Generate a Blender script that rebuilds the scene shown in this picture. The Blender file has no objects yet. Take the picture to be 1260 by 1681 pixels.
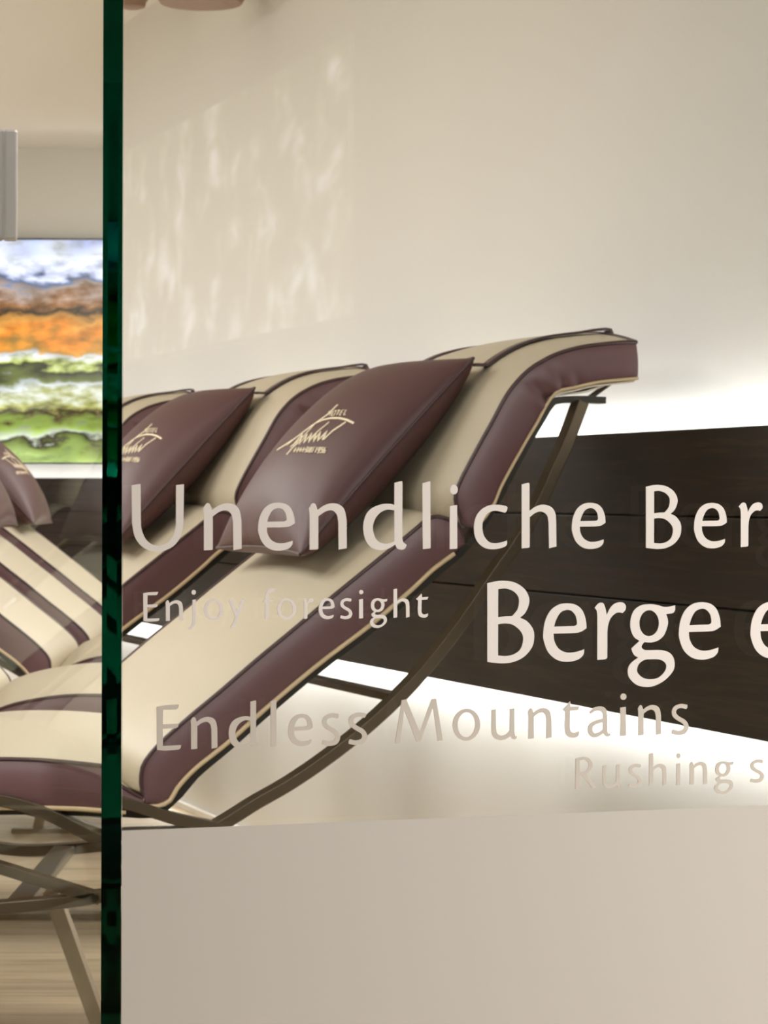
import bpy, math, random
from mathutils import Vector, Matrix
random.seed(4)
S = bpy.context.scene
COL = S.collection

# ------------------------------------------------------------------ camera
YAW = math.radians(18.9448)
cam = bpy.data.cameras.new('camera')
cam.sensor_fit = 'VERTICAL'
cam.sensor_height = 36.0
cam.sensor_width = 36.0 * 1260 / 1681
cam.lens = 36.0 * 4370 / 1681
cam.shift_y = -(840.5 - 815.0) / 1681
cam.clip_start = 0.05
cam.dof.use_dof = True
cam.dof.focus_distance = 1.75
cam.dof.aperture_fstop = 45
co = bpy.data.objects.new('camera', cam)
COL.objects.link(co)
F = Vector((math.sin(YAW), math.cos(YAW), 0))
R = Vector((math.cos(YAW), -math.sin(YAW), 0))
U = Vector((0, 0, 1))
RHO = 0.0024
Rr = R * math.cos(RHO) + U * math.sin(RHO)
Ur = U * math.cos(RHO) - R * math.sin(RHO)
M = Matrix((Rr, Ur, -F)).transposed().to_4x4()
M.translation = Vector((0, 0, 0.82))
co.matrix_world = M
S.camera = co

# ------------------------------------------------------------------ world, exposure
w = bpy.data.worlds.new('world'); S.world = w; w.use_nodes = True
w.node_tree.nodes['Background'].inputs[0].default_value = (0.9, 0.86, 0.8, 1)
w.node_tree.nodes['Background'].inputs[1].default_value = 0.02
vs = S.view_settings
vs.view_transform = 'Standard'; vs.look = 'None'; vs.gamma = 1.0
vs.exposure = 0.0; vs.use_curve_mapping = False
try:
    S.cycles.max_bounces = 40; S.cycles.transmission_bounces = 24
    S.cycles.transparent_max_bounces = 16; S.cycles.glossy_bounces = 30; S.cycles.diffuse_bounces = 6
    S.cycles.use_denoising = True; S.cycles.sample_clamp_indirect = 6.0
    S.cycles.caustics_reflective = False; S.cycles.caustics_refractive = True
except Exception:
    pass

# ------------------------------------------------------------------ room dimensions (metres)
XR, XL, YE, YB, ZC = 1.78, -2.3, 10.4, -6.0, 2.18     # head wall, far side wall, end wall, corridor end, ceiling
YG = 1.37                                            # glass front
PT, PB, PTE = 0.9216, 0.4766, 0.889                                # top and bottom of the dark wood band

# ------------------------------------------------------------------ room lamps
def area(name, loc, rot, sx, sy, power, col=(1.0, 0.988, 0.97), spread=180):
    l = bpy.data.lights.new(name, 'AREA'); l.shape = 'RECTANGLE'; l.size = sx; l.size_y = sy
    l.energy = power; l.color = col; l.spread = math.radians(spread)
    o = bpy.data.objects.new(name, l); o.location = loc; o.rotation_euler = rot
    COL.objects.link(o); return o
CEIL = 47
for k, y in enumerate((2.6, 4.8, 7.0, 9.0)):
    area('ceiling_lamp', (-0.55, y, ZC - 0.03), (0, 0, 0), 1.3, 1.3, CEIL)
LED = 14
W = (1.0, 0.995, 0.98)
area('led_strip_light', (XR - 0.030, 5.95, PT - 0.012), (math.pi, 0, 0), 0.012, 8.7, LED, W)
area('led_strip_light', (XR - 0.030, 5.95, PB + 0.012), (0, 0, 0), 0.012, 8.7, LED * 1.25, W)
area('led_strip_light', (-0.25, YE - 0.030, PTE - 0.012), (math.pi, 0, 0), 3.9, 0.012, LED * .7, W)
area('led_strip_light', (-0.25, YE - 0.030, PB + 0.012), (0, 0, 0), 3.9, 0.012, LED * .7, W)
area('led_strip_light', (XR - 0.03, 5.95, 0.03), (0, math.radians(60), 0), 0.012, 8.7, 3, W)
# corridor downlight that washes the outside of the glass front
CORR = 46
area('corridor_lamp', (1.5, -0.15, 2.12), (math.radians(42), 0, 0), 0.5, 0.5, CORR, (1.0, 0.99, 0.975), 100)

# ------------------------------------------------------------------ material helpers
def sl(r, g, b):
    def c(v):
        v /= 255.0
        return v / 12.92 if v <= 0.04045 else ((v + 0.055) / 1.055) ** 2.4
    return (c(r), c(g), c(b), 1)
def nt(name):
    m = bpy.data.materials.new(name); m.use_nodes = True
    t = m.node_tree; t.nodes.clear()
    o = t.nodes.new('ShaderNodeOutputMaterial')
    return m, t, o
def node(t, typ, **kw):
    n = t.nodes.new(typ)
    for k, v in kw.items():
        if k.startswith('i_'):
            n.inputs[k[2:].replace('_', ' ')].default_value = v
        else:
            setattr(n, k, v)
    return n
def pbr(name, col, rough=0.5, metal=0.0, var=0.0, vscale=8.0, bump=0.0, bscale=200.0, spec=0.5, sheen=0.0, coat=0.0):
    m, t, o = nt(name)
    p = node(t, 'ShaderNodeBsdfPrincipled')
    p.inputs['Base Color'].default_value = col
    p.inputs['Roughness'].default_value = rough
    p.inputs['Metallic'].default_value = metal
    p.inputs['Specular IOR Level'].default_value = spec
    p.inputs['Sheen Weight'].default_value = sheen
    p.inputs['Coat Weight'].default_value = coat
    t.links.new(p.outputs[0], o.inputs[0])
    tc = node(t, 'ShaderNodeTexCoord')
    if var > 0:
        nz = node(t, 'ShaderNodeTexNoise'); nz.inputs['Scale'].default_value = vscale; nz.inputs['Detail'].default_value = 4
        t.links.new(tc.outputs['Object'], nz.inputs['Vector'])
        mx = node(t, 'ShaderNodeMix', data_type='RGBA')
        mx.inputs['A'].default_value = tuple(c * (1 - var) for c in col[:3]) + (1,)
        mx.inputs['B'].default_value = tuple(min(1, c * (1 + var)) for c in col[:3]) + (1,)
        t.links.new(nz.outputs['Fac'], mx.inputs['Factor'])
        t.links.new(mx.outputs['Result'], p.inputs['Base Color'])
    if bump > 0:
        nb = node(t, 'ShaderNodeTexNoise'); nb.inputs['Scale'].default_value = bscale; nb.inputs['Detail'].default_value = 3
        t.links.new(tc.outputs['Object'], nb.inputs['Vector'])
        b = node(t, 'ShaderNodeBump'); b.inputs['Strength'].default_value = bump; b.inputs['Distance'].default_value = 0.002
        t.links.new(nb.outputs['Fac'], b.inputs['Height'])
        t.links.new(b.outputs[0], p.inputs['Normal'])
    return m
def wood(name, ramp, scale, axis_scale, rough, planks=None, plank_axis=1, plank_w=0.14):
    m, t, o = nt(name)
    p = node(t, 'ShaderNodeBsdfPrincipled'); p.inputs['Roughness'].default_value = rough
    tc = node(t, 'ShaderNodeTexCoord')
    mp = node(t, 'ShaderNodeMapping'); mp.inputs['Scale'].default_value = axis_scale
    t.links.new(tc.outputs['Object'], mp.inputs['Vector'])
    nz = node(t, 'ShaderNodeTexNoise'); nz.inputs['Scale'].default_value = scale; nz.inputs['Detail'].default_value = 8; nz.inputs['Roughness'].default_value = 0.62; nz.inputs['Distortion'].default_value = 0.6
    t.links.new(mp.outputs[0], nz.inputs['Vector'])
    fac = nz.outputs['Fac']
    if planks:
        sx = node(t, 'ShaderNodeSeparateXYZ'); t.links.new(tc.outputs['Object'], sx.inputs[0])
        dv = node(t, 'ShaderNodeMath', operation='DIVIDE'); t.links.new(sx.outputs[plank_axis], dv.inputs[0]); dv.inputs[1].default_value = plank_w
        fl = node(t, 'ShaderNodeMath', operation='FLOOR'); t.links.new(dv.outputs[0], fl.inputs[0])
        wn = node(t, 'ShaderNodeTexWhiteNoise', noise_dimensions='1D'); t.links.new(fl.outputs[0], wn.inputs['W'])
        ml = node(t, 'ShaderNodeMath', operation='MULTIPLY_ADD'); t.links.new(wn.outputs['Value'], ml.inputs[0]); ml.inputs[1].default_value = 0.22; ml.inputs[2].default_value = -0.11
        ad = node(t, 'ShaderNodeMath', operation='ADD'); t.links.new(fac, ad.inputs[0]); t.links.new(ml.outputs[0], ad.inputs[1])
        fac = ad.outputs[0]
    cr = node(t, 'ShaderNodeValToRGB')
    e = cr.color_ramp.elements
    e[0].position, e[0].color = ramp[0]; e[1].position, e[1].color = ramp[-1]
    for pos, c in ramp[1:-1]:
        k = e.new(pos); k.color = c
    t.links.new(fac, cr.inputs[0]); t.links.new(cr.outputs[0], p.inputs['Base Color'])
    b = node(t, 'ShaderNodeBump'); b.inputs['Strength'].default_value = 0.15; b.inputs['Distance'].default_value = 0.002
    t.links.new(nz.outputs['Fac'], b.inputs['Height']); t.links.new(b.outputs[0], p.inputs['Normal'])
    t.links.new(p.outputs[0], o.inputs[0])
    return m

MAT = {}
MAT['plaster'] = pbr('warm_plaster', sl(223, 222, 218), 0.85, var=0.02, vscale=3, bump=0.12, bscale=90, spec=0.2)
MAT['ceiling'] = pbr('ceiling_white', sl(222, 215, 206), 0.9)
MAT['corridor'] = pbr('corridor_plaster', sl(44, 36, 29), 0.9, var=0.03)
MAT['white'] = pbr('white_paint', sl(235, 230, 222), 0.5)
MAT['cream'] = pbr('cream_leather', sl(194, 183, 160), 0.48, var=0.02, vscale=5, bump=0.06, bscale=500, spec=0.4)
MAT['plum'] = pbr('plum_leather', sl(84, 54, 54), 0.46, var=0.05, vscale=6, bump=0.10, bscale=450, spec=0.4)
MAT['plumside'] = pbr('plum_side_leather', sl(104, 72, 74), 0.42, var=0.05, vscale=6, bump=0.10, bscale=450, spec=0.5)
MAT['liner'] = pbr('pale_liner_cloth', sl(236, 229, 216), 0.7)
MAT['plumpipe'] = pbr('plum_piping', sl(70, 46, 46), 0.4)
MAT['creampipe'] = pbr('cream_piping', sl(214, 190, 152), 0.5)
MAT['bronze'] = pbr('bronze_steel', sl(98, 86, 70), 0.32, metal=0.7, var=0.08, vscale=14)
MAT['black'] = pbr('black_steel', sl(50, 46, 40), 0.35, metal=0.4)
MAT['thread'] = pbr('cream_thread', sl(240, 226, 196), 0.6)
MAT['steel'] = pbr('brushed_steel', sl(186, 178, 174), 0.42, metal=0.6, var=0.06, vscale=30)
MAT['polished'] = pbr('polished_bronze', sl(140, 124, 100), 0.25, metal=0.9)
MAT['shade'] = pbr('lamp_shade', sl(146, 118, 98), 0.6)
MAT['panel'] = wood('dark_stained_wood', [(0.30, sl(18, 12, 6)), (0.5, sl(32, 22, 12)), (0.62, sl(52, 37, 21)), (0.75, sl(26, 18, 10))], 3.2, (1.2, 1.2, 26), 0.45)
MAT['floor'] = wood('oak_floor', [(0.3, sl(150, 132, 102)), (0.5, sl(186, 166, 134)), (0.75, sl(208, 190, 158))], 2.4, (1.0, 16, 1), 0.3, True, 1, 0.13)
def vinyl(name, col, tr=0.25):
    m, t, o = nt(name)
    d = node(t, 'ShaderNodeBsdfDiffuse'); d.inputs['Color'].default_value = col
    r = node(t, 'ShaderNodeBsdfTranslucent'); r.inputs['Color'].default_value = col
    mx = node(t, 'ShaderNodeMixShader'); mx.inputs[0].default_value = tr
    t.links.new(d.outputs[0], mx.inputs[1]); t.links.new(r.outputs[0], mx.inputs[2]); t.links.new(mx.outputs[0], o.inputs[0])
    return m
MAT['v0'] = vinyl('frosted_vinyl', sl(232, 224, 216), 0.12)
MAT['v1'] = vinyl('white_vinyl', sl(238, 230, 223), 0.12)
MAT['v2'] = vinyl('dimmed_vinyl', sl(212, 202, 190), 0.12)  # lower lines: light falloff down the glass put into a darker vinyl colour
MAT['film'] = vinyl('frosted_film', sl(214, 207, 198), 0.2)
def pane_glass():
    m, t, o = nt('clear_pane')
    tr = node(t, 'ShaderNodeBsdfTransparent'); tr.inputs[0].default_value = (0.985, 0.99, 0.985, 1)
    gl = node(t, 'ShaderNodeBsdfGlossy'); gl.inputs['Roughness'].default_value = 0.0
    fr = node(t, 'ShaderNodeFresnel'); fr.inputs['IOR'].default_value = 1.5
    mx = node(t, 'ShaderNodeMixShader')
    t.links.new(fr.outputs[0], mx.inputs[0]); t.links.new(tr.outputs[0], mx.inputs[1]); t.links.new(gl.outputs[0], mx.inputs[2])
    t.links.new(mx.outputs[0], o.inputs[0]); return m
MAT['pane'] = pane_glass()
def door_glass():
    m, t, o = nt('green_float_glass')
    g = node(t, 'ShaderNodeBsdfGlass'); g.inputs['IOR'].default_value = 1.52; g.inputs['Roughness'].default_value = 0.0
    v = node(t, 'ShaderNodeVolumeAbsorption'); v.inputs['Color'].default_value = (0.03, 0.66, 0.60, 1); v.inputs['Density'].default_value = 4.7
    t.links.new(g.outputs[0], o.inputs['Surface']); t.links.new(v.outputs[0], o.inputs['Volume']); return m
MAT['door'] = door_glass()
MAT['edge'] = pbr('green_glass_edge', sl(22, 70, 60), 0.15)

# ------------------------------------------------------------------ object helpers
def link(name, me, mats, parent=None, loc=None):
    o = bpy.data.objects.new(name, me)
    for m in (mats if isinstance(mats, (list, tuple)) else [mats]):
        me.materials.append(m)
    COL.objects.link(o)
    if parent is not None:
        o.parent = parent
    if loc is not None:
        o.location = loc
    return o
class MB:
    def __init__(s): s.v = []; s.f = []; s.m = []
    def add(s, vs, fs, mi=0):
        b = len(s.v); s.v += [tuple(v) for v in vs]
        for f in fs: s.f.append(tuple(b + i for i in f)); s.m.append(mi)
    def box(s, a, b, mi=0):
        (x0, y0, z0), (x1, y1, z1) = a, b
        s.add([(x0,y0,z0),(x1,y0,z0),(x1,y1,z0),(x0,y1,z0),(x0,y0,z1),(x1,y0,z1),(x1,y1,z1),(x0,y1,z1)],
              [(0,3,2,1),(4,5,6,7),(0,1,5,4),(1,2,6,5),(2,3,7,6),(3,0,4,7)], mi)
    def build(s, name, mats, parent=None, smooth=False, bevel=0.0, seg=2):
        me = bpy.data.meshes.new(name); me.from_pydata(s.v, [], s.f); me.validate()
        for p, mi in zip(me.polygons, s.m): p.material_index = mi; p.use_smooth = smooth
        o = link(name, me, mats, parent)
        if bevel > 0:
            b = o.modifiers.new('bevel', 'BEVEL'); b.width = bevel; b.segments = seg; b.limit_method = 'ANGLE'
        return o
def tag(o, label=None, cat=None, group=None, kind=None):
    if label: o['label'] = label
    if cat: o['category'] = cat
    if group: o['group'] = group
    if kind: o['kind'] = kind
    return o
def empty(name, loc):
    o = bpy.data.objects.new(name, None); o.location = loc; o.empty_display_size = 0.1
    COL.objects.link(o); return o
def copy_tree(o, parent=None):
    c = o.copy(); COL.objects.link(c); c.parent = parent
    for ch in [x for x in COL.objects if x.parent == o]:
        copy_tree(ch, c)
    return c
def crom(pts, n):
    """n points evenly spaced along a smooth curve through pts"""
    P = [Vector(p) for p in pts]; d = len(P[0])
    P = [P[0] * 2 - P[1]] + P + [P[-1] * 2 - P[-2]]
    dense = []
    for i in range(1, len(P) - 2):
        p0, p1, p2, p3 = P[i-1:i+3]
        for k in range(12):
            t = k / 12
            dense.append(0.5 * ((2*p1) + (p2-p0)*t + (2*p0-5*p1+4*p2-p3)*t*t + (3*p1-p0-3*p2+p3)*t**3))
    dense.append(P[-2])
    L = [0]
    for a, b in zip(dense, dense[1:]): L.append(L[-1] + (b - a).length)
    out = []; j = 0
    for i in range(n):
        s = L[-1] * i / (n - 1)
        while j < len(L) - 2 and L[j+1] < s: j += 1
        k = (s - L[j]) / max(1e-9, L[j+1] - L[j])
        out.append(dense[j].lerp(dense[j+1], min(1, max(0, k))))
    return out
def normals2(P):
    N = []
    for i in range(len(P)):
        a = P[max(0, i-1)]; b = P[min(len(P)-1, i+1)]; t = (b - a)
        t = t.normalized() if t.length > 1e-9 else Vector((1, 0))
        N.append(Vector((-t.y, t.x)))
    return N
def bar(mb, path, t, y0, y1, n=None, mi=0):
    """flat bar: path in the X-Z plane, t thick in that plane, from y0 to y1"""
    P = crom(path, n) if n else [Vector(p) for p in path]
    N = normals2(P); vs = []; fs = []
    for p, q in zip(P, N):
        a = p + q * t / 2; b = p - q * t / 2
        vs += [(a.x, y0, a.y), (a.x, y1, a.y), (b.x, y1, b.y), (b.x, y0, b.y)]
    for i in range(len(P) - 1):
        for k in range(4):
            fs.append((4*i+k, 4*i+(k+1) % 4, 4*i+4+(k+1) % 4, 4*i+4+k))
    fs += [(3, 2, 1, 0), tuple(4*(len(P)-1)+k for k in range(4))]
    mb.add(vs, fs, mi)
def tube(mb, pts, r, seg=8, mi=0):
    P = [Vector(p) for p in pts]; vs = []; fs = []
    up = Vector((0, 0, 1))
    for i, p in enumerate(P):
        t = (P[min(len(P)-1, i+1)] - P[max(0, i-1)]).normalized()
        s = t.cross(Vector((0, 1, 0)) if abs(t.y) < 0.9 else up).normalized(); u = s.cross(t)
        for k in range(seg):
            a = 2*math.pi*k/seg
            vs.append(p + s*math.cos(a)*r + u*math.sin(a)*r)
    for i in range(len(P)-1):
        for k in range(seg):
            fs.append((i*seg+k, i*seg+(k+1) % seg, (i+1)*seg+(k+1) % seg, (i+1)*seg+k))
    mb.add(vs, fs, mi)

# ------------------------------------------------------------------ the setting
def slab(name, a, b, mat):
    m = MB(); m.box(a, b); return tag(m.build(name, mat), kind='structure')
slab('floor', (XL, YB, -0.1), (XR, YE, 0), MAT['floor'])
slab('ceiling', (XL - .1, YB, ZC), (XR + .1, YE, ZC + 0.1), MAT['ceiling'])
slab('wall_right', (XR, YG - 0.1, -0.1), (XR + 0.12, YE + .12, ZC), MAT['plaster'])
slab('wall_left', (XL - 0.12, YG - 0.1, -0.1), (XL, YE + .12, ZC), MAT['plaster'])
slab('wall_back', (XL, YE, -0.1), (XR, YE + 0.12, ZC), MAT['plaster'])
slab('wall_corridor_right', (XR, YB, -0.1), (XR + 0.12, YG - 0.1, ZC), MAT['corridor'])
slab('wall_corridor_left', (XL - 0.12, YB, -0.1), (XL, YG - 0.1, ZC), MAT['corridor'])
slab('wall_corridor_back', (XL, YB - 0.12, -0.1), (XR, YB, ZC), MAT['corridor'])
slab('baseboard_right', (XR - 0.012, 1.6, 0.0), (XR, YE, 0.014), MAT['white'])
slab('baseboard_back', (XL, YE - 0.012, 0.0), (XR - .012, YE, 0.014), MAT['white'])

# dark wood bands with light behind them: boards with fine grooves between, on battens
def wood_band(name, horizontal_axis, lo, hi):
    m = MB(); g = 0.0016
    top = PT if horizontal_axis == 'y' else PTE
    zs = [top, top - 0.13, 0.6585 if horizontal_axis == 'y' else 0.625, PB]
    for z1, z0 in zip(zs, zs[1:]):
        a, b = z0 + g, z1 - g
        if z0 == PB: a = z0
        if z1 == top: b = z1
        if horizontal_axis == 'y': m.box((XR - 0.058, lo, a), (XR - 0.038, hi, b))
        else: m.box((lo, YE - 0.058, a), (hi, YE - 0.038, b))
    if horizontal_axis == 'y': m.box((XR - 0.038, lo, PB + 0.06), (XR, hi, PT - 0.06))
    else: m.box((lo, YE - 0.038, PB + 0.06), (hi, YE, PTE - 0.06))
    return m.build(name, MAT['panel'], bevel=0.0012, seg=2)
tag(wood_band('wood_wall_panel', 'y', 1.55, YE - 0.07), 'long dark brown wood band with light glowing above and below on the wall behind the loungers', 'wall panel')
tag(wood_band('wood_wall_panel', 'x', XL + .1, XR - 0.07), 'dark brown wood band with a glowing top edge under the landscape screen on the end wall', 'wall panel')

# landscape screen on the end wall
def screen_mat():
    m, t, o = nt('landscape_picture')
    tc = node(t, 'ShaderNodeTexCoord'); sp = node(t, 'ShaderNodeSeparateXYZ'); t.links.new(tc.outputs['Generated'], sp.inputs[0])
    mp = node(t, 'ShaderNodeMapping'); mp.inputs['Scale'].default_value = (8.0, 1, 7.0); t.links.new(tc.outputs['Generated'], mp.inputs[0])
    n1 = node(t, 'ShaderNodeTexNoise'); n1.inputs['Scale'].default_value = 1.5; n1.inputs['Detail'].default_value = 5; n1.inputs['Roughness'].default_value = 0.5
    t.links.new(mp.outputs[0], n1.inputs['Vector'])
    a = node(t, 'ShaderNodeMath', operation='MULTIPLY_ADD'); t.links.new(n1.outputs['Fac'], a.inputs[0]); a.inputs[1].default_value = 0.36; a.inputs[2].default_value = -0.18
    b = node(t, 'ShaderNodeMath', operation='ADD'); t.links.new(sp.outputs['Z'], b.inputs[0]); t.links.new(a.outputs[0], b.inputs[1])
    cr = node(t, 'ShaderNodeValToRGB'); el = cr.color_ramp.elements
    stops = [(0.0, sl(190, 215, 130)), (0.06, sl(150, 170, 90)), (0.10, sl(60, 52, 40)), (0.13, sl(215, 225, 200)), (0.17, sl(165, 190, 90)),
             (0.22, sl(66, 50, 36)), (0.27, sl(190, 190, 110)), (0.32, sl(225, 230, 235)), (0.36, sl(110, 118, 60)), (0.41, sl(40, 38, 26)),
             (0.44, sl(190, 200, 110)), (0.48, sl(235, 235, 240)), (0.51, sl(205, 150, 60)), (0.58, sl(235, 140, 40)), (0.64, sl(214, 150, 66)),
             (0.68, sl(40, 26, 18)), (0.73, sl(150, 100, 60)), (0.78, sl(170, 150, 140)), (0.81, sl(90, 110, 150)), (0.85, sl(215, 220, 250)), (0.93, sl(240, 244, 255)), (1.0, sl(180, 190, 235))]
    el[0].position, el[0].color = stops[0]; el[1].position, el[1].color = stops[-1]
    for p, c in stops[1:-1]:
        k = el.new(p); k.color = c
    t.links.new(b.outputs[0], cr.inputs[0])
    n2 = node(t, 'ShaderNodeTexNoise'); n2.inputs['Scale'].default_value = 3; n2.inputs['Detail'].default_value = 5; t.links.new(mp.outputs[0], n2.inputs['Vector'])
    mr = node(t, 'ShaderNodeMapRange'); t.links.new(n2.outputs['Fac'], mr.inputs[0]); mr.inputs[1].default_value = 0.3; mr.inputs[2].default_value = 0.7; mr.inputs[3].default_value = 0.5; mr.inputs[4].default_value = 1.5
    mx = node(t, 'ShaderNodeMix', data_type='RGBA', blend_type='MULTIPLY'); mx.inputs['Factor'].default_value = 1
    t.links.new(cr.outputs[0], mx.inputs['A']); t.links.new(mr.outputs[0], mx.inputs['B'])
    e = node(t, 'ShaderNodeEmission'); e.inputs['Strength'].default_value = 1.25
    t.links.new(mx.outputs['Result'], e.inputs[0]); t.links.new(e.outputs[0], o.inputs[0]); return m
MAT['screen'] = screen_mat()
tv = empty('wall_screen', (0.68, YE, 0.943))
m = MB(); m.box((-1.06, -0.05, 0.0), (1.06, -0.001, 0.880)); m.build('screen_case', MAT['black'], tv, bevel=0.003)
m = MB(); m.box((-1.05, -0.054, 0.006), (1.05, -0.05, 0.872)); m.build('screen_picture', MAT['screen'], tv)
tag(tv, 'wide glowing landscape screen with orange heath and mossy rocks above the wood band', 'screen')

# framed tree picture on the corridor wall, seen only as a reflection in the glass front
def bark_mat():
    m, t, o = nt('tree_trunk_picture')
    tc = node(t, 'ShaderNodeTexCoord')
    mp = node(t, 'ShaderNodeMapping'); mp.inputs['Scale'].default_value = (1, 9.0, 2.6); t.links.new(tc.outputs['Generated'], mp.inputs[0])
    n1 = node(t, 'ShaderNodeTexNoise'); n1.inputs['Scale'].default_value = 1.5; n1.inputs['Detail'].default_value = 6; n1.inputs['Roughness'].default_value = 0.6; n1.inputs['Distortion'].default_value = 0.4
    t.links.new(mp.outputs[0], n1.inputs['Vector'])
    cr = node(t, 'ShaderNodeValToRGB'); e = cr.color_ramp.elements
    e[0].position = 0.47; e[0].color = sl(70, 66, 50); e[1].position = 0.68; e[1].color = sl(236, 238, 250)
    k = e.new(0.54); k.color = sl(120, 124, 96)
    t.links.new(n1.outputs['Fac'], cr.inputs[0])
    em = node(t, 'ShaderNodeEmission'); em.inputs['Strength'].default_value = 3.0
    t.links.new(cr.outputs[0], em.inputs[0]); t.links.new(em.outputs[0], o.inputs[0]); return m
MAT['bark'] = bark_mat()
pic = empty('backlit_picture', (XR, -3.6, 1.2))
m = MB(); m.box((-0.03, -1.06, -0.01), (-0.001, 1.06, 0.6)); m.build('picture_frame', MAT['black'], pic)
m = MB(); m.box((-0.034, -1.04, 0.0), (-0.03, 1.04, 0.59)); m.build('picture_panel', MAT['bark'], pic)
tag(pic, 'long backlit picture of pale tree trunks mirrored faintly in the glass front', 'picture')

# ------------------------------------------------------------------ loungers
LW = 0.62
upU = [(1.395,0.777),(1.378,0.778),(1.371,0.790),(1.364,0.81),(1.364,0.825),(1.371,0.843),(1.381,0.862),(1.401,0.897),(1.421,0.931),(1.441,0.966),(1.458,0.988),(1.478,1.007),(1.502,1.022),(1.529,1.034),(1.563,1.043),(1.597,1.048),(1.630,1.0515),(1.651,1.052)]
upL = [(1.395,0.777),(1.404,0.785),(1.414,0.797),(1.424,0.812),(1.434,0.835),(1.448,0.86),(1.461,0.882),(1.478,0.91),(1.492,0.932),(1.503,0.952),(1.514,0.968),(1.526,0.978),(1.548,0.983),(1.574,0.989),(1.597,0.993),(1.625,0.996),(1.654,0.999)]
loU = [(1.376,0.75),(1.374,0.766),(1.368,0.779),(1.351,0.787),(1.335,0.791),(1.321,0.788),(1.308,0.778),(1.275,0.752),(1.173,0.674),(1.115,0.628),(1.061,0.586),(1.007,0.542),(0.961,0.506),(0.923,0.474),(0.904,0.454),(0.895,0.439),(0.893,0.424),(0.894,0.408),(0.898,0.395)]
loL = [(1.376,0.75),(1.36,0.737),(1.327,0.714),(1.293,0.684),(1.233,0.636),(1.154,0.58),(1.076,0.519),(1.019,0.471),(0.972,0.436),(0.946,0.410),(0.935,0.392),(0.918,0.384),(0.898,0.385)]
leU = [(0.896,0.394),(0.886,0.399),(0.866,0.412),(0.84,0.427),(0.80,0.441),(0.74,0.452),(0.69,0.456),(0.62,0.455),(0.55,0.449),(0.48,0.44),(0.40,0.425),(0.30,0.405),(0.20,0.385),(0.08,0.36),(0.02,0.348),(0.0,0.338)]
leL = [(0.896,0.388),(0.88,0.378),(0.85,0.379),(0.80,0.385),(0.74,0.389),(0.69,0.39),(0.62,0.39),(0.55,0.388),(0.48,0.38),(0.40,0.365),(0.30,0.345),(0.20,0.325),(0.08,0.30),(0.02,0.287),(0.0,0.29)]
ARC = [(1.566,0.962),(1.556,0.936),(1.546,0.911),(1.533,0.882),(1.519,0.854),(1.506,0.825),(1.492,0.8),(1.475,0.772),(1.456,0.744),(1.43,0.71),(1.371,0.63),(1.326,0.577),(1.29,0.539),(1.234,0.490),(1.174,0.446),(1.115,0.409),(1.061,0.381),(1.019,0.357),(0.95,0.322),(0.88,0.288),(0.80,0.262),(0.72,0.25),(0.64,0.253),(0.56,0.262),(0.50,0.274),(0.44,0.292),(0.375,0.318)]
ARCB = [(0.535,0.262),(0.60,0.282),(0.69,0.31),(0.78,0.333),(0.86,0.344),(0.94,0.344),(1.00,0.345)]
ARCC = [(0.372,0.318),(0.40,0.305),(0.44,0.304),(0.49,0.322),(0.55,0.352),(0.62,0.386),(0.69,0.403),(0.76,0.407),(0.83,0.400),(0.88,0.386),(0.94,0.365),(1.00,0.350)]
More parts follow.
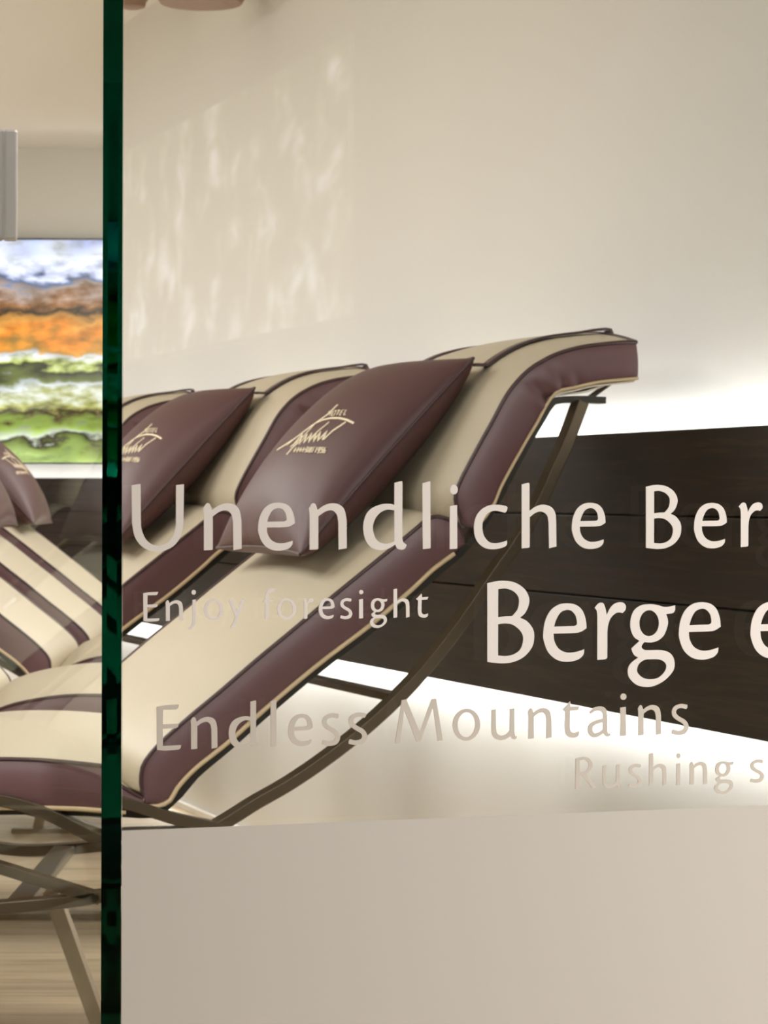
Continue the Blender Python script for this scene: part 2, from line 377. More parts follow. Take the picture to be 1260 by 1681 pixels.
def cushion(name, Up, Lp, crown, root, head=False, folds=(), n=64):
    Us = crom(Up, n); Ls = crom(Lp, n); N = normals2(Us)
    if N[n // 2].y < 0: N = [-q for q in N]
    nv = 22
    top = MB(); vs = []; fs = []
    for i in range(n):
        e = min(1.0, i / 5.0, 9 if head else (n - 1 - i) / 5.0); e = 0.25 + 0.75 * e
        for j in range(nv + 1):
            v = j / nv; h = crown * e * (1 - abs(2 * v - 1) ** 2.6)
            p = Us[i] + N[i] * h
            vs.append((p.x, v * LW, p.y))
    for i in range(n - 1):
        for j in range(nv):
            a = i * (nv + 1) + j; fs.append((a, a + nv + 1, a + nv + 2, a + 1))
    # underside and the two end faces
    b0 = len(vs)
    for i in range(n):
        vs += [(Ls[i].x, 0, Ls[i].y), (Ls[i].x, LW, Ls[i].y)]
    for i in range(n - 1):
        a = b0 + 2 * i; fs.append((a, a + 1, a + 3, a + 2))
    for i in ((0,) if head else (0, n - 1)):
        a = i * (nv + 1)
        fs.append(tuple([b0 + 2 * i] + [a + j for j in range(nv + 1)] + [b0 + 2 * i + 1]))
    top.add(vs, fs)
    c = top.build(name, MAT['cream'], root, smooth=True)
    if head:
        q = MB(); ln = vs[(n - 1) * (nv + 1):n * (nv + 1)]
        q.add(ln + [(Ls[-1].x, LW, Ls[-1].y), (Ls[-1].x, 0, Ls[-1].y)], [tuple(range(nv + 3))])
        q.build('end_panel', MAT['plumside'], c)['label'] = 'plum leather end panel'
        q = MB(); tube(q, ln, 0.0034); q.build('end_piping', MAT['plumpipe'], c, smooth=True)['label'] = 'dark plum piping'
    for side in (0, 1):
        s = MB(); vs = []; fs = []; nm = 7
        for i in range(n):
            for j in range(nm + 1):
                k = j / nm; p = Us[i].lerp(Ls[i], k)
                bul = 0.0045 * math.sin(math.pi * k) ** 0.7 + sum(dp * math.exp(-((i / (n - 1) - s0 + sk * (1 - k)) / sg) ** 2) * k ** pw for s0, sg, dp, pw, sk in folds)
                vs.append((p.x, -bul if side == 0 else LW + bul, p.y))
        for i in range(n - 1):
            for j in range(nm):
                a = i * (nm + 1) + j; fs.append((a, a + 1, a + nm + 2, a + nm + 1))
        s.add(vs, fs)
        s.build('side_panel', MAT['plumside'], c, smooth=True)['label'] = 'plum leather side panel'
        q = MB(); y = 0 if side == 0 else LW
        tube(q, [(p.x, y, p.y) for p in Us], 0.0032)
        q.build('piping', MAT['plumpipe'], c, smooth=True)['label'] = 'dark plum piping'
        q = MB(); tube(q, [(p.x, y - (0.002 if side == 0 else -0.002), p.y - 0.001) for p in Ls[2:]], 0.0024 if head else 0.0034)
        q.build('seam_trim', MAT['creampipe'], c, smooth=True)['label'] = 'cream edge trim'
    return c
def make_lounger():
    root = empty('relax_lounger', (0, 0, 0))
    FO = 0.60
    cushion('upper_back_cushion', upU, upL, 0.026, root, True, [(FO, .013, -.016, 1.6, .02), (FO + .05, .014, .004, 2, 0), (FO + .08, .012, -.005, 2, 0), (FO + .115, .013, .003, 2, 0), (FO + .15, .012, -.004, 2.4, 0), (FO - .05, .02, .004, 2, 0)])
    cushion('lower_back_cushion', loU, loL, 0.013, root)
    cushion('leg_cushion', leU, leL, 0.036, root)
    # seat rails under the cushions
    def off(path, d):
        P = crom(path, 60); N = normals2(P); s = -1 if N[30].y > 0 else 1
        return [tuple(p + q * d * s) for p, q in zip(P, N)]
    rail = off([(0.02, 0.287), (0.30, 0.345), (0.48, 0.38), (0.62, 0.391), (0.80, 0.386), (0.90, 0.378)], 0.008)
    rail2 = off([(0.915, 0.378), (0.945, 0.402), (0.972, 0.432), (1.019, 0.469), (1.076, 0.517), (1.154, 0.578), (1.233, 0.634), (1.293, 0.682), (1.34, 0.72), (1.375, 0.748), (1.405, 0.785), (1.430, 0.825), (1.461, 0.88), (1.480, 0.912), (1.496, 0.938), (1.506, 0.951)], 0.009)
    rail3 = [(1.514, 0.955), (1.522, 0.961), (1.54, 0.965), (1.57, 0.966), (1.608, 0.965)]
    for y in (0.012, LW - 0.042):
        mb = MB(); bar(mb, rail + rail2 + rail3, 0.010, y, y + 0.03, 110)
        mb.build('seat_rail', MAT['black'], root)
    for y in (-0.004, LW - 0.028):
        mb = MB(); bar(mb, ARC, 0.017, y, y + 0.032, 90); mb.build('curved_leg', MAT['bronze'], root, bevel=0.0015)
        mb = MB(); bar(mb, ARCB, 0.015, y, y + 0.032, 40); mb.build('base_arch', MAT['bronze'], root, bevel=0.0015)
        mb = MB(); bar(mb, ARCC, 0.017, y - 0.006 if y < 0 else y + 0.006, y + 0.026 if y < 0 else y + 0.038, 60); mb.build('front_leg', MAT['bronze'], root, bevel=0.0015)
    for (x, z, w, h) in ((1.279, 0.527, 0.026, 0.012), (0.65, 0.252, 0.034, 0.014), (0.90, 0.297, 0.034, 0.014)):
        mb = MB(); mb.box((x - w/2, 0.02, z - h/2), (x + w/2, LW - 0.02, z + h/2))
        o = mb.build('cross_bar', MAT['bronze'], root, bevel=0.002)
    # fabric straps that tie the head end down to the frame
    for y in (0.012, LW - 0.092):
        mb = MB(); bar(mb, [(1.522, 0.972), (1.545, 0.973), (1.575, 0.977), (1.605, 0.987), (1.625, 0.995)], 0.003, y, y + 0.08, 12)
        mb.build('tie_strap', MAT['liner'], root)['label'] = 'cream tie strap under the head end'
        mb = MB(); bar(mb, [(1.604, 0.968), (1.648, 0.998)], 0.003, y + .05, y + 0.075)
        mb.build('tie_strap', MAT['plumpipe'], root)['label'] = 'plum tie strap under the head end'
    mb = MB(); bar(mb, [(1.516, 0.966), (1.530, 0.974), (1.552, 0.978), (1.580, 0.985), (1.625, 0.990), (1.652, 0.994)], 0.003, 0.004, LW - 0.004, 16)
    mb.build('underside_liner', MAT['liner'], root)['label'] = 'pale cloth liner under the head end'
    # pedestal
    mb = MB(); y = LW / 2
    bar(mb, [(0.555, 0.0), (0.645, 0.250)], 0.022, y - .02, y + .02); bar(mb, [(0.96, 0.0), (0.90, 0.295)], 0.022, y - .02, y + .02)
    bar(mb, [(0.50, 0.006), (1.02, 0.006)], 0.012, y - .02, y + .02)
    mb.build('pedestal', MAT['polished'], root)
    return root

PC = Vector((1.291, 0.325, 0.8815))
PAX = Vector((0.679, 0, 0.734)); PNX = Vector((-0.734, 0, 0.679))
def pillow_matrix(y):
    m4 = Matrix(((PAX.x, 0, PNX.x, PC.x), (0, 1, 0, PC.y + y), (PAX.z, 0, PNX.z, PC.z), (0, 0, 0, 1)))
    return m4
# pillow, local frame: x along the back, y across, z off the cushion
PA, PBw, PTf, PTb = 0.200, 0.231, 0.078, 0.064
def psurf(u, v, front=True):
    h = max((1 - u * u) * (1 - v * v), 0) ** (0.5 if front else 0.36)
    return Vector((PA * u * (1 - .045 * (1 - v * v)), PBw * v * (1 - .045 * (1 - u * u)), (PTf if front else -PTb) * h))
LOGO = [([(0.216,-0.304),(0.177,-0.308),(0.141,-0.308),(0.105,-0.308),(0.069,-0.288),(0.034,-0.264),(-0.002,-0.24),(-0.046,-0.204),(-0.089,-0.165),(-0.125,-0.133),(-0.157,-0.101),(-0.188,-0.062),(-0.212,-0.014),(-0.24,0.042),(-0.26,0.101),(-0.28,0.173)],0.0027),([(-0.026,-0.208),(-0.065,-0.181),(-0.105,-0.153),(-0.141,-0.121),(-0.177,-0.085),(-0.208,-0.05),(-0.244,-0.006)],0.0015),([(-0.002,-0.24),(0.038,-0.311),(0.069,-0.411),(0.085,-0.518),(0.089,-0.613),(0.085,-0.669),(0.081,-0.72)],0.0025),([(-0.018,-0.236),(-0.062,-0.232),(-0.101,-0.228),(-0.145,-0.22),(-0.185,-0.192),(-0.224,-0.157),(-0.26,-0.121)],0.0022),([(0.03,-0.434),(-0.01,-0.423),(-0.05,-0.403),(-0.089,-0.387),(-0.141,-0.371)],0.0019),([(0.069,-0.633),(0.034,-0.617),(-0.002,-0.597),(-0.038,-0.577),(-0.073,-0.569),(-0.109,-0.561),(-0.141,-0.554)],0.0024),([(-0.244,-0.149),(-0.204,-0.153),(-0.165,-0.157),(-0.125,-0.157),(-0.173,-0.208),(-0.224,-0.252),(-0.173,-0.256),(-0.125,-0.256),(-0.208,-0.319),(-0.157,-0.323),(-0.109,-0.319),(-0.153,-0.355),(-0.192,-0.383),(-0.145,-0.383),(-0.093,-0.383),(-0.137,-0.415),(-0.177,-0.446),(-0.129,-0.438),(-0.077,-0.434),(-0.121,-0.466),(-0.161,-0.494),(-0.109,-0.506),(-0.058,-0.51),(-0.101,-0.53),(-0.145,-0.546)],0.0024),([(-0.208,-0.216),(-0.256,-0.181),(-0.3,-0.165),(-0.335,-0.149)],0.0027),([(-0.308,-0.264),(-0.26,-0.236)],0.0015),([(-0.304,-0.315),(-0.256,-0.288)],0.0015),([(-0.296,-0.359),(-0.252,-0.331)],0.0015),([(-0.292,-0.399),(-0.248,-0.375)],0.0015),([(-0.292,-0.236),(-0.28,-0.276)],0.0012),([(-0.288,-0.288),(-0.272,-0.327)],0.0012),([(-0.28,-0.335),(-0.268,-0.367)],0.0012),([(-0.276,-0.379),(-0.26,-0.411)],0.0012),([(0.081,-0.319),(0.137,-0.284)],0.0012),([(0.089,-0.355),(0.141,-0.319)],0.0012),([(0.109,-0.304),(0.117,-0.339)],0.0012),([(0.093,-0.379),(0.145,-0.343),(0.153,-0.379),(0.097,-0.411),(0.093,-0.379)],0.0012),([(0.157,-0.403),(0.161,-0.431)],0.0012),([(0.105,-0.446),(0.161,-0.419)],0.0012),([(0.117,-0.506),(0.113,-0.482),(0.165,-0.454),(0.173,-0.478)],0.0012),([(0.141,-0.47),(0.145,-0.49)],0.0012),([(0.177,-0.502),(0.125,-0.53),(0.133,-0.554)],0.0012),([(-0.288,-0.431),(-0.284,-0.442),(-0.26,-0.438),(-0.264,-0.423),(-0.236,-0.419),(-0.236,-0.431)],0.0013),([(-0.284,-0.462),(-0.236,-0.446)],0.0013),([(-0.28,-0.482),(-0.232,-0.466),(-0.28,-0.494),(-0.232,-0.478)],0.0013),([(-0.276,-0.518),(-0.276,-0.506),(-0.228,-0.49),(-0.228,-0.502)],0.0013),([(-0.272,-0.538),(-0.272,-0.53),(-0.224,-0.514),(-0.22,-0.526)],0.0013),([(-0.248,-0.522),(-0.248,-0.53)],0.0013),([(-0.264,-0.573),(-0.216,-0.554),(-0.228,-0.55)],0.0014),([(-0.232,-0.605),(-0.236,-0.589),(-0.212,-0.577),(-0.208,-0.597),(-0.256,-0.613),(-0.26,-0.601)],0.0014),([(-0.252,-0.629),(-0.248,-0.645),(-0.22,-0.637),(-0.224,-0.621),(-0.204,-0.613),(-0.2,-0.629)],0.0014),([(-0.196,-0.657),(-0.2,-0.641),(-0.244,-0.661),(-0.24,-0.677),(-0.216,-0.669),(-0.22,-0.653)],0.0014)]
def make_pillow(lounger):
    from mathutils.bvhtree import BVHTree
    root = empty('neck_pillow', (0, 0, 0))
    V = []; T = []
    for ch in [x for x in COL.objects if x.parent == lounger and x.name.split('.')[0].endswith('back_cushion')]:
        b = len(V); V += [v.co.copy() for v in ch.data.vertices]; T += [tuple(b + i for i in p.vertices) for p in ch.data.polygons]
    tree = BVHTree.FromPolygons(V, T)
    M4 = pillow_matrix(0); dn = -PNX
    def rest(p):
        # the soft underside flattens where it lies on the cushions
        if p.z >= -1e-6: return p
        q = M4 @ Vector((p.x, p.y, 0.03)); hit = tree.ray_cast(q, dn, 0.3)
        if hit[0] is None: return p
        return Vector((p.x, p.y, max(p.z, min(0.03 - hit[3] + 0.006, 0.0))))
    n = 36
    def g(i): return math.sin(math.pi / 2 * (2 * i / n - 1))
    mb = MB(); vs = []; fs = []
    for s in (True, False):
        b = len(vs)
        for i in range(n + 1):
            for j in range(n + 1): vs.append(psurf(g(i), g(j), s) if s else rest(psurf(g(i), g(j), s)))
        for i in range(n):
            for j in range(n):
                a = b + i * (n + 1) + j
                fs.append((a, a + n + 1, a + n + 2, a + 1) if s else (a, a + 1, a + n + 2, a + n + 1))
    mb.add(vs, fs); body = mb.build('pillow_cover', MAT['plum'], root, smooth=True)
    q = MB()
    edge = [psurf(g(i), -1) for i in range(n + 1)] + [psurf(1, g(j)) for j in range(1, n + 1)] + [psurf(g(n - i), 1) for i in range(1, n + 1)] + [psurf(-1, g(n - j)) for j in range(1, n + 1)]
    tube(q, edge, 0.0026, 6); q.build('seam', MAT['plumpipe'], body, smooth=True)
    lg = MB()
    for uv, wd in LOGO:
        wd *= 1.45
        P = [psurf(u, v) + Vector((0, 0, 0.0012)) for u, v in uv]
        vs = []; fs = []
        for i, p in enumerate(P):
            u, v = uv[i]; e = 0.004
            nrm = (psurf(u + e, v) - psurf(u - e, v)).cross(psurf(u, v + e) - psurf(u, v - e)).normalized()
            t = (P[min(len(P)-1, i+1)] - P[max(0, i-1)]).normalized(); s = nrm.cross(t).normalized()
            vs += [p + s * wd / 2, p - s * wd / 2, p - s * wd / 2 - nrm * 0.002, p + s * wd / 2 - nrm * 0.002]
        for i in range(len(P) - 1):
            for k in range(4): fs.append((4*i+k, 4*i+(k+1) % 4, 4*i+4+(k+1) % 4, 4*i+4+k))
        lg.add(vs, fs)
    lg.build('stitched_logo', MAT['thread'], body)['label'] = 'cream stitched hotel lettering'
    return root
def add_straps(root):
    inv = pillow_matrix(0).inverted()
    Us = crom(upU, 90); N = normals2(Us)
    N = [q if q.y > 0 or q.x < 0 else -q for q in N]
    k0 = min(range(90), key=lambda i: abs(Us[i].y - 1.004))
    for y in (0.112, LW - 0.136):
        v = (y + .012) / LW; h = 0.026 * (1 - abs(2 * v - 1) ** 2.6)
        P = [Us[i] + N[i] * (h + (0.0035 if i < 82 else 0.0035 + 0.0006 * (i - 82))) for i in range(k0, 90)]
        P = [Vector((1.437, 1.020))] + P + [P[-1] + Vector((0.009, -0.001)), P[-1] + Vector((0.0145, -0.012)), P[-1] + Vector((0.0145, -0.045))]
        mb = MB(); bar(mb, [tuple(p) for p in P], 0.004, y, y + 0.024)
        mb.v = [tuple(inv @ Vector(q)) for q in mb.v]
        mb.build('strap', MAT['plumpipe'], root)
proto = make_lounger()
pil = make_pillow(proto); add_straps(pil)
YS = [3.65, 4.83, 6.15, 7.05, 7.9]
LAB = ['cream and plum relax lounger nearest the glass front, its curved steel leg in view',
       'cream and plum relax lounger second from the glass front',
       'cream and plum relax lounger third from the glass front, head end above the second pillow',
       'cream and plum relax lounger fourth from the glass front, seen only in the glass door',
       'cream and plum relax lounger fifth from the glass front and closest to the landscape screen']
PLB = ['plum pillow with cream stitched hotel logo on the lounger nearest the glass front',
       'plum pillow half hidden by the glass edge, on the second lounger from the glass front',
       'plum pillow on the third lounger from the glass front',
       'plum pillow on the fourth lounger from the glass front',
       'plum pillow on the fifth lounger, closest to the landscape screen']
for i in range(5):
    r = proto if i == 0 else copy_tree(proto)
    r.location = (0, YS[i], 0)
    tag(r, LAB[i], 'lounger', 'relax loungers in a row along the wood band')
    p = pil if i == 0 else copy_tree(pil)
    p.matrix_world = pillow_matrix(YS[i])
    tag(p, PLB[i], 'pillow', 'pillows on the relax loungers')

# small ceiling lamps whose shades hang into the top of the view
def ceiling_light(loc, r0, r1, hgt, tilt, label):
    o = empty('ceiling_light', loc)
    mb = MB(); n = 32; prof = [(0.0, 0.0), (r0 * .6, 0.0), (r0 * .93, 0.004), (r0, 0.016), (r1, hgt)]
    vs = []; fs = []
    for r, z in prof:
        for k in range(n): a = 2 * math.pi * k / n; vs.append((r * math.cos(a), r * math.sin(a), z))
    for i in range(len(prof) - 1):
        for k in range(n): fs.append((i*n+k, i*n+(k+1) % n, (i+1)*n+(k+1) % n, (i+1)*n+k))
    fs.append(tuple((len(prof)-1)*n + k for k in range(n)))
    mb.add(vs, fs); s = mb.build('lamp_shade', MAT['shade'], o); s.rotation_euler = (0, tilt, 0)
    mb = MB(); tube(mb, [(0, 0, hgt * .8), (0, 0, ZC - loc[2])], 0.012); mb.build('stem', MAT['bronze'], o)
    tag(o, label, 'ceiling light', 'ceiling lights above the loungers')
ceiling_light((1.62, 6.05, 1.972), 0.103, 0.103, 0.10, 0.0, 'round beige lamp shade hanging from the ceiling, the wider of the two')
ceiling_light((1.635, 6.8, 2.094), 0.036, 0.06, 0.05, 0.0, 'small flared beige lamp shade by the glass edge under the ceiling')

# ------------------------------------------------------------------ glass front and door
front = empty('window_1', (0, 0, 0)); tag(front, kind='structure')
PX0, PXB, PX1, PTOP = 0.3248, 0.3274, 1.775, 2.17
m = MB()
m.add([(PX0,YG,0),(PX1,YG,0),(PX1,YG,PTOP),(PX0,YG,PTOP),(PXB,YG+.01,0),(PX1,YG+.01,0),(PX1,YG+.01,PTOP),(PXB,YG+.01,PTOP)],
      [(0,1,2,3),(5,4,7,6)], 0)
m.add([(PX0,YG,0),(PX1,YG,0),(PX1,YG,PTOP),(PX0,YG,PTOP),(PXB,YG+.01,0),(PX1,YG+.01,0),(PX1,YG+.01,PTOP),(PXB,YG+.01,PTOP)],
      [(4,0,3,7),(1,5,6,2),(3,2,6,7),(4,5,1,0)], 1)
m.build('glass_pane', [MAT['pane'], MAT['edge']], front)
m = MB(); m.box((PX0, YG - 0.0006, 0.002), (PX1, YG - 0.0002, 0.6438)); m.build('frosted_film', MAT['film'], front)

def el(cx, cy, rx, ry, n=28): return [(cx + rx*math.cos(2*math.pi*k/n), cy + ry*math.sin(2*math.pi*k/n)) for k in range(n)]
C1 = 1
# every glyph: scale frame (left, right, baseline, x-height), outlines; a third value marks a corner
G = {
'e': ((580,953,762,487), [[(933,668,1),(925,715),(880,755),(790,773),(700,755),(625,690),(585,590),(580,520),(595,420),(640,330),(710,280),(785,268),(860,282),(915,330),(945,410),(953,485,1),(900,517),(830,526),(668,528,1),(675,590),(710,655),(770,690),(830,694),(880,685)],
      [(672,468,1),(690,410),(725,350),(775,326),(820,333),(855,370),(868,420),(868,450),(850,465,1)]]),
'r': ((1022,1290,762,487), [[(1045,760,1),(1045,380,1),(1040,335),(1022,308,1),(1050,275),(1075,264),(1100,275),(1117,325),(1125,372,1),(1150,320),(1185,280),(1230,263),(1270,268),(1290,295),(1287,330),(1262,357,1),(1235,351),(1200,360),(1160,400),(1138,460),(1131,520,1),(1131,740,1),(1122,752),(1100,757)]]),
'B': ((97,502,767,487), [[(97,95,1),(170,80),(240,75),(330,90),(410,140),(455,215),(455,280),(425,350),(380,393,1),(440,425),(490,490),(502,560),(485,645),(420,725),(330,770),(240,782),(150,775),(99,767,1)],
      [(190,146,1),(255,142),(320,165),(362,210),(370,260),(355,325),(312,378,1),(250,380),(190,388,1)], [(190,447,1),(250,440),(320,455),(385,510),(407,575),(385,660),(330,705),(260,720),(190,714,1)]]),
'g': ((48,457,738,484), [[(455,273,1),(455,310),(435,340),(378,347,1),(393,400),(390,450),(360,530),(310,575),(250,592),(190,588,1),(170,615),(168,635),(190,655),(240,659),(330,660),(400,680),(440,725),(452,790),(435,850),(370,920),(290,965),(215,978),(130,960),(65,900),(48,840),(60,790),(90,755),(138,722,1),(105,700),(85,665),(80,640,1),(148,577,1),(100,540),(72,470),(72,390),(100,315),(160,270),(240,260),(300,268),(350,283),(400,284)],
      el(231,425,84,112), [(130,810),(150,770),(195,742),(250,738),(320,742),(365,765),(380,805),(360,855),(310,900),(240,912),(175,895),(132,850)]]),
'U': ((68,455,598,345), [[(68,122,1),(130,113),(135,122,1),(137,370,1),(142,440),(170,510),(215,552),(265,564),(320,548),(370,500),(393,430),(395,370,1),(396,120,1),(455,113,1),(452,380,1),(445,450),(415,525),(360,580),(270,608),(195,598),(130,555),(90,490),(72,400,1)]]),
'n': ((597,882,598,345), [[(603,600,1),(602,340,1),(597,290,1),(620,255),(645,258),(662,303,1),(710,270),(770,252),(830,265),(865,305),(880,380,1),(882,590,1),(820,600,1),(817,390,1),(805,335),(770,306),(720,315),(668,350,1),(668,590,1),(660,597)]]),
'd': ((608,930,592,345), [[(837,92,1),(890,80),(897,90,1),(897,510,1),(905,540),(930,560,1),(915,590),(885,597),(858,585),(845,558,1),(800,585),(740,600),(670,580),(625,520),(608,430),(625,340),(670,285),(740,255),(800,250),(837,258,1)],
      [(837,300,1),(780,295),(725,325),(690,380),(680,440),(700,510),(740,545),(790,550),(837,535,1)]]),
'l': ((1044,1106,592,345), [[(1044,95,1),(1098,80),(1103,92,1),(1106,580,1),(1100,588),(1048,594,1)]]),
'i': ((77,137,588,345), [[(77,264,1),(128,256),(133,264,1),(135,580,1),(128,588),(77,591,1)], el(108,138,30,37)]),
'c': ((255,505,588,345), [[(503,270,1),(498,300),(485,315,1),(440,303),(400,300),(355,320),(325,370),(318,430),(330,490),(365,535),(410,547),(460,540),(500,527,1),(498,560),(470,580),(400,594),(330,580),(275,525),(255,440),(268,350),(310,290),(370,257),(430,253),(480,260)]]),
'h': ((607,865,588,345), [[(607,97,1),(655,85),(665,95,1),(665,300,1),(710,268),(765,252),(825,270),(855,315),(862,380,1),(865,575,1),(810,588,1),(806,390,1),(795,335),(755,306),(710,315),(667,348,1),(667,575,1),(660,583),(608,588,1)]]),
'E': ((72,207,351,170), [[(72,120,1),(120,113),(195,110,1),(190,128),(180,137,1),(108,137,1),(107,214,1),(192,212,1),(188,230),(175,237,1),(107,238,1),(107,330,1),(207,328,1),(203,345),(190,352,1),(120,355),(75,350,1)]]),
'j': ((445,508,350,170), [[(480,178,1),(508,175,1),(508,340,1),(505,380),(480,415),(450,428,1),(445,412,1),(465,400),(477,370),(479,340,1)], el(490,116,18,20)]),
'o': ((575,735,347,168), [el(655,260,80,88), el(655,260,51,68)]),
'y': ((777,915,347,168), [[(777,180,1),(808,173,1),(852,275,1),(885,175,1),(915,178,1),(870,295),(840,380),(822,412,1),(795,418,1),(790,405,1),(810,380),(834,322,1)]]),
'f': ((1062,1160,335,168), [[(1080,335,1),(1080,190,1),(1062,188,1),(1068,172,1),(1080,170,1),(1082,130),(1100,95),(1135,78),(1160,82,1),(1155,100,1),(1130,105),(1112,130),(1108,170,1),(1150,170,1),(1145,187,1),(1108,190,1),(1108,332,1)]]),
's': ((492,592,328,168), [[(583,163,1),(583,180),(575,188,1),(545,181),(523,190),(519,208),(535,227),(572,250),(590,278),(588,305),(568,328),(530,334),(492,325,1),(494,308),(500,301,1),(530,308),(555,303),(564,288),(556,270),(520,247),(498,225),(494,195),(510,170),(545,158)]]),
't': ((1118,1220,322,164), [[(1135,182,1),(1118,170,1),(1165,126,1),(1168,155,1),(1220,153,1),(1212,175,1),(1165,178,1),(1163,270,1),(1170,290),(1190,297),(1218,290,1),(1212,315),(1185,325),(1150,315),(1136,290),(1133,250,1)]]),
'M': ((535,865,369,214), [[(535,372,1),(580,75,1),(612,70,1),(705,300,1),(785,72,1),(818,70,1),(865,362,1),(830,367,1),(795,130,1),(710,365,1),(685,368,1),(598,145,1),(568,374,1)]]),
'u': ((20,176,349,183), [[(20,170,1),(48,165,1),(48,280,1),(55,312),(80,326),(110,318),(131,298,1),(131,167,1),(160,163,1),(160,310,1),(165,328),(176,332,1),(170,348),(150,348),(136,330,1),(105,348),(70,353),(38,338),(23,310),(20,270,1)]]),
'a': ((605,744,331,183), [[(612,183,1),(645,154),(690,148),(718,168),(725,210,1),(725,300,1),(730,313),(744,315,1),(738,330),(715,330),(700,312,1),(670,330),(640,335),(612,315),(605,280),(620,250),(655,232),(697,222,1),(697,200),(685,180),(655,175),(622,192,1)], [(697,245,1),(660,255),(637,270),(635,295),(650,310),(675,305),(697,290,1)]]),
'R': ((50,182,286,146), [[(52,90,1),(100,80),(140,95),(158,130),(150,165),(113,192,1),(135,220),(182,280,1),(155,285,1),(120,235),(78,193,1),(76,283,1),(50,287,1)], [(78,105,1),(105,100),(128,115),(133,140),(118,168),(78,178,1)]]),
}
def contour(pts):
    n = len(pts); cs = [len(p) > 2 for p in pts]; P = [Vector((p[0], p[1])) for p in pts]; out = []
    for i in range(n):
        p1, p2 = P[i], P[(i+1) % n]
        p0 = P[i-1] if not cs[i] else p1 * 2 - p2
        p3 = P[(i+2) % n] if not cs[(i+1) % n] else p2 * 2 - p1
        st = 1 if (cs[i] and cs[(i+1) % n]) else 5
        for k in range(st):
            t = k / st
            out.append(0.5 * ((2*p1) + (p2-p0)*t + (2*p0-5*p1+4*p2-p3)*t*t + (3*p1-p0-3*p2+p3)*t**3))
    return out
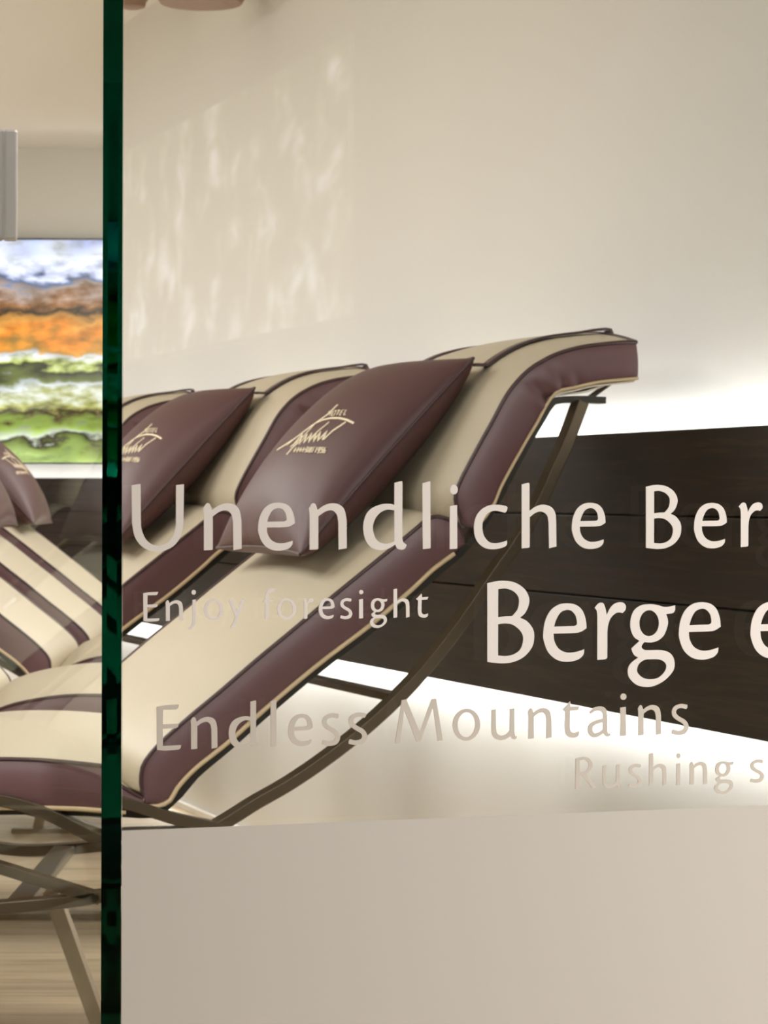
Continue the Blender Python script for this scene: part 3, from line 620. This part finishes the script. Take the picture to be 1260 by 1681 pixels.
TEXT = [('unendliche', 0, 0.02491, 0.37969, 0.79128, 0.000834, [('U', 0.32951, 0.35797), ('n', 0.36851, 0.3898), ('e', 0.39891, 0.41936), ('n', 0.42729, 0.44884), ('d', 0.45809, 0.48322), ('l', 0.49216, 0.49705), ('i', 0.50814, 0.51278), ('c', 0.52233, 0.54233), ('h', 0.55056, 0.57146), ('e', 0.58068, 0.60116), ('B', 0.62579, 0.6477), ('e', 0.65567, 0.67622), ('r', 0.68371, 0.69868), ('g', 0.70493, 0.72755), ('e', 0.73305, 0.75397)]) ,
('enjoy', 1, 0.01088, 0.34012, 0.75387, 0.000377, [('E', 0.33593, 0.34478), ('n', 0.34806, 0.35763), ('j', 0.36046, 0.36463), ('o', 0.36908, 0.37971), ('y', 0.38254, 0.39175), ('f', 0.40165, 0.40829), ('o', 0.40961, 0.42031), ('r', 0.42419, 0.43), ('e', 0.43292, 0.44197), ('s', 0.44519, 0.4521), ('i', 0.45589, 0.45829), ('g', 0.46216, 0.47203), ('h', 0.47565, 0.48494), ('t', 0.48865, 0.4958)]) ,
('berge', 2, 0.03143, 0.53447, 0.72899, -0.003335, [('B', 0.53033, 0.55825), ('e', 0.56368, 0.58977), ('r', 0.59465, 0.61361), ('g', 0.61488, 0.64416), ('e', 0.64643, 0.67251), ('e', 0.69135, 0.71755)]) ,
('endless', 3, 0.01682, 0.34955, 0.68567, 0.001321, [('E', 0.34332, 0.35676), ('n', 0.36189, 0.37666), ('d', 0.38281, 0.39972), ('l', 0.40604, 0.40944), ('e', 0.41593, 0.42982), ('s', 0.43499, 0.44536), ('s', 0.45008, 0.46084), ('M', 0.4767, 0.50449), ('o', 0.51016, 0.52634), ('u', 0.53292, 0.54814), ('n', 0.55461, 0.56881), ('t', 0.57511, 0.58563), ('a', 0.59054, 0.60444), ('i', 0.61036, 0.61409), ('n', 0.62116, 0.63555), ('s', 0.64196, 0.65268)]) ,
('rushing', 4, 0.0127, 0.5894, 0.65706, 0.002994, [('R', 0.58316, 0.59595), ('u', 0.5998, 0.6113), ('s', 0.61551, 0.62375), ('h', 0.62817, 0.63902), ('i', 0.64507, 0.64753), ('n', 0.65322, 0.66425), ('g', 0.66868, 0.68072), ('s', 0.69131, 0.70013)]) ,
]
VIN = {0: ('v0', 'pale grey vinyl lettering on the upper line'), 1: ('v1', 'small white vinyl lettering'), 2: ('v1', 'large white vinyl lettering'), 3: ('v2', 'vinyl lettering on the lower line, colour dimmed for light falloff'), 4: ('v2', 'small vinyl lettering near the frosted film, colour dimmed for light falloff')}
for nm, key, xh, x0, z0, slope, items in TEXT:
    cu = bpy.data.curves.new('lettering', 'CURVE'); cu.dimensions = '2D'; cu.fill_mode = 'BOTH'; cu.extrude = 0.0002
    for ch, xl, xr in items:
        (gl, gr, gb, gx), cons = G[ch]
        zb = z0 + slope * ((xl + xr) / 2 - x0)
        for c in cons:
            pts = contour(c); sp = cu.splines.new('POLY'); sp.points.add(len(pts) - 1); sp.use_cyclic_u = True
            for q, p in zip(sp.points, pts):
                q.co = (xl + (p.x - gl) / (gr - gl) * (xr - xl), zb + (gb - p.y) / gx * xh, 0, 1)
    tmp = bpy.data.objects.new('tmp', cu); COL.objects.link(tmp)
    dg = bpy.context.evaluated_depsgraph_get()
    me = bpy.data.meshes.new_from_object(tmp.evaluated_get(dg))
    bpy.data.objects.remove(tmp); bpy.data.curves.remove(cu)
    me.name = 'lettering'; me.materials.clear()
    o = link('lettering', me, MAT[VIN[key][0]], front)
    o.rotation_euler = (math.pi / 2, 0, 0); o.location = (0, YG - 0.0005, 0)
    o['label'] = VIN[key][1]

# glass door standing open into the room; its long face mirrors the row of loungers
BETA = math.radians(9.2)
door = empty('door_1', (0.3192, YG, 0)); door.rotation_euler = (0, 0, -BETA); tag(door, kind='structure')
DL = 2.08
m = MB(); m.box((-0.0052, 0.0, 0.008), (0.0052, DL, 2.15)); m.build('door_glass', MAT['door'], door)
m = MB(); m.box((-0.0215, 1.83, 1.128), (-0.0055, 1.855, 1.261)); m.build('door_handle', MAT['steel'], door, bevel=0.003, seg=3)['label'] = 'brushed steel door pull'
